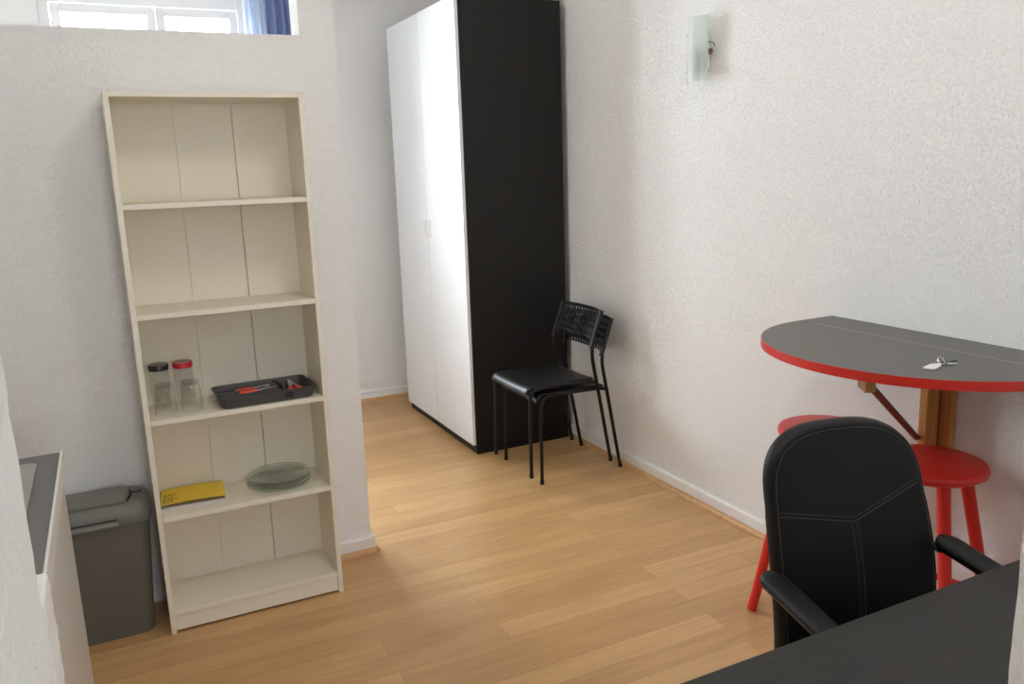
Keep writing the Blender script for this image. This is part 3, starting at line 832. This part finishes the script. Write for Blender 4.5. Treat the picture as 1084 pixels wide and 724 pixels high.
for inset, t in ((.045, .050), (.018, .048), (.005, .042), (0, .034), (0, .020), (.002, .010), (.005, .004), (.009, .0008), (.011, .0016), (.018, -.0005)):
    loops.append([backpt(x, t, h) for x, h in outline(inset)])
# front face as concentric rings so it follows the lean
base = outline(.018)
ch = .72
for s in (.8, .6, .4, .2, .04):
    loops.append([backpt(x * s, -.0005 - .008 * (1 - s * s), ch + (h - ch) * s) for x, h in base])
bl = [[backpt(x * s, .052, ch + (h - ch) * s) for x, h in outline(.045)] for s in (.05, .35, .7)]
rings(bm, bl + loops)
bk2 = obj('backrest', bm, M['leather'], oc, smooth_angle=60)
def on_face(x, h):
    # dome height of the front face at (x, h)
    best = 1
    for s in [k / 40 for k in range(1, 41)]:
        # inside scaled outline?
        pts = base; xs = x / s; hs = ch + (h - ch) / s
        ins = False; j = len(pts) - 1
        for i in range(len(pts)):
            if (pts[i][1] > hs) != (pts[j][1] > hs) and xs < (pts[j][0] - pts[i][0]) * (hs - pts[i][1]) / (pts[j][1] - pts[i][1]) + pts[i][0]: ins = not ins
            j = i
        if ins: best = s; break
    return -.0005 - .008 * (1 - best * best)
def seamline(bm, pts, r, lift=.0006, n=24, dash=False):
    P = []
    for a, b in zip(pts[:-1], pts[1:]):
        for i in range(n): P.append((a[0] + (b[0] - a[0]) * i / n, a[1] + (b[1] - a[1]) * i / n))
    P.append(pts[-1])
    Q = [Vector(backpt(x, on_face(x, h) - lift, h)) for x, h in P]
    if dash:
        for a, b in zip(Q[:-1], Q[1:]): tube(bm, [a, a + (b - a) * .68], r, 5)
    else: tube(bm, Q, r, 6)
# dark seams (V across the shoulders, centre line below)
VS = [(-.172, .798), (.0, .768), (.172, .832)]
bm = BM(); seamline(bm, VS, .0022, .0); seamline(bm, [(0, .768), (.006, .50)], .0018, .0); obj('seam', bm, M['dark'], bk2)
bm = BM()
seamline(bm, [(x, h - .007) for x, h in VS], .0008, .0006, 26, True)
seamline(bm, [(-.006, .758), (0, .50)], .0008, .0006, 34, True); seamline(bm, [(.007, .758), (.013, .50)], .0008, .0006, 34, True)
o30 = [p for p in outline(.013)]
Q = [Vector(backpt(x, .0002, h)) for x, h in o30 if h > .49]
for a, b in zip(Q[:-1], Q[1:]):
    for k in range(3):
        p = a + (b - a) * k / 3; tube(bm, [p, p + (b - a) / 3 * .7], .0008, 5)
obj('stitching', bm, M['thread'], bk2)
# seat cushion
bm = BM(); rings(bm, [[(x, y, z) for x, y in rrect(w, d, r, 8, 0, -.06)] for w, d, r, z in ((.40, .40, .08, .42), (.46, .46, .09, .43), (.48, .48, .10, .46), (.475, .475, .10, .49), (.44, .44, .09, .508), (.30, .30, .06, .514))])
obj('seat', bm, M['leather'], oc, smooth_angle=60)
# armrests: flat pad on a loop
for s in (-1, 1):
    xa = s * (.221 if s < 0 else .198)
    bm = BM(); N = 20; lo = []
    for i in range(N + 1):
        q = (i / N) ** 1.7; y = .166 - .325 * q
        hw = .0295 * (math.sqrt(max(.06, 1 - (1 - q / .085) ** 2)) if q < .085 else 1) * (1 - .12 * q)
        if q > .95: hw *= math.sqrt(max(.05, 1 - ((q - .95) / .05) ** 2 * .95))
        z = (.684 if s < 0 else .706) - .014 * q - .02 * max(0, (q - .8) / .2) ** 2
        xo = xa - s * .014 * q * 0
        lo.append([(xo + hw * cx, y, z + cz) for cx, cz in ((-1, .0), (-.92, .007), (-.6, .0095), (.6, .0095), (.92, .007), (1, 0), (.9, -.010), (.5, -.015), (-.5, -.015), (-.9, -.010))])
    rings(bm, lo); a = obj('armrest', bm, M['plastic'], oc, smooth_angle=60)
    bm = BM(); tube(bm, fillet([(xa, -.10, .662), (xa, -.150, .61), (xa - s * .01, -.10, .44), (xa - s * .12, -.06, .415)], .07), .017, 12)
    obj('arm_support', bm, M['plastic'], a)
    bm = BM(); box(bm, min(xa, s * .175), max(xa, s * .175), .140, .180, .662 + .022 * (s > 0), .672 + .022 * (s > 0)); obj('arm_bracket', bm, M['plastic'], a, bevel=.005)
bm = BM(); box(bm, -.13, .13, -.19, .08, .395, .419); tube(bm, [(.10, -.1, .405), (.27, -.12, .400)], .007, 8); obj('tilt_mechanism', bm, M['plastic'], oc, bevel=.005)
bm = BM(); rings(bm, [[(x, y + yy, z) for x, y in rrect(.10, .014, .006, 3)] for yy, z in ((.085, .405), (.19, .402), (.262, .44), (.2695, .58))]) ; obj('back_bracket', bm, M['plastic'], oc)
bm = BM(); lathe(bm, [(.026, .10), (.026, .26), (.022, .262), (.022, .30)], (0, -.05, 0), 20); lathe(bm, [(.014, .30), (.014, .396)], (0, -.05, 0), 16); obj('gas_lift', bm, M['tube'], oc)
bm = BM(); lathe(bm, [(.038, .075), (.042, .08), (.040, .125), (.030, .13)], (0, -.05, 0), 20)
hub = obj('hub', bm, M['plastic'], oc)
for k in range(5):
    a = .3 + 2 * PI * k / 5; c, s = math.cos(a), math.sin(a)
    bm = BM(); lo = []
    for r, hw, z0, z1 in ((.03, .024, .078, .122), (.15, .020, .075, .105), (.29, .014, .064, .082)):
        lo.append([(r * c - q * hw * s, -.05 + r * s + q * hw * c, z) for q, z in ((-1, z0), (1, z0), (.8, z1), (-.8, z1))])
    rings(bm, lo, smooth=False); lg = obj('base_arm', bm, M['plastic'], oc, bevel=.004)
    cx, cy = .282 * c, -.05 + .282 * s
    bm = BM(); tube(bm, [(cx, cy, .066), (cx, cy, .044)], .006, 8)
    for q in (-1, 1):
        ax = Vector((-s, c, 0)); p = Vector((cx + .012 * c, cy + .012 * s, .0255))
        tube(bm, [p + ax * q * .006, p + ax * q * .024], .0252, 20)
    obj('caster', bm, M['plastic'], lg)

# ------------------------------------------------------------------ light: overcast daylight through the window and the added hall window
wo = bpy.data.worlds.new('overcast_sky'); scn.world = wo; wo.use_nodes = True
nt = wo.node_tree; bg = nt.nodes['Background']
bg.inputs['Color'].default_value = (.925, .97, 1.02, 1); bg.inputs['Strength'].default_value = 20
for nm, x0, x1, z0, z1, y, rx in (('window_portal', WX0, WX1, WZ0, WZ1, YF + .33, -PI / 2), ('hall_fill_portal', HX0, HX1, HZ0, HZ1, -1.77, PI / 2)):
    pl = bpy.data.lights.new(nm, 'AREA'); pl.shape = 'RECTANGLE'; pl.size = x1 - x0; pl.size_y = z1 - z0
    pl.cycles.is_portal = True
    po = bpy.data.objects.new(nm, pl); COL.objects.link(po); po.location = ((x0 + x1) / 2, y, (z0 + z1) / 2); po.rotation_euler = (rx, 0, 0)

# ------------------------------------------------------------------ camera (solved from the photograph)
F, YAW, PITCH, ROLL, HCAM = 872.6, .45087, .20674, -.03371, 1.52806
cy_, sy_ = math.cos(YAW), math.sin(YAW); cp, sp = math.cos(PITCH), math.sin(PITCH)
fwd = Vector((sy_ * cp, cy_ * cp, -sp)); right = Vector((cy_, -sy_, 0)); up = right.cross(fwd)
r2 = math.cos(ROLL) * right + math.sin(ROLL) * up; u2 = -math.sin(ROLL) * right + math.cos(ROLL) * up
cam = bpy.data.cameras.new('camera'); co = bpy.data.objects.new('camera', cam); COL.objects.link(co)
mw = Matrix((( r2.x, u2.x, -fwd.x, 0), (r2.y, u2.y, -fwd.y, 0), (r2.z, u2.z, -fwd.z, HCAM), (0, 0, 0, 1)))
co.matrix_world = mw
cam.sensor_fit = 'HORIZONTAL'; cam.sensor_width = 36; cam.lens = F / 1084 * 36; cam.clip_start = .02
scn.camera = co

scn.view_settings.view_transform = 'Standard'; scn.view_settings.look = 'None'
scn.view_settings.gamma = 1; scn.view_settings.use_curve_mapping = False
scn.view_settings.exposure = .66
scn.cycles.max_bounces = 16; scn.cycles.diffuse_bounces = 10; scn.cycles.transmission_bounces = 16; scn.cycles.transparent_max_bounces = 16
scn.cycles.use_denoising = True
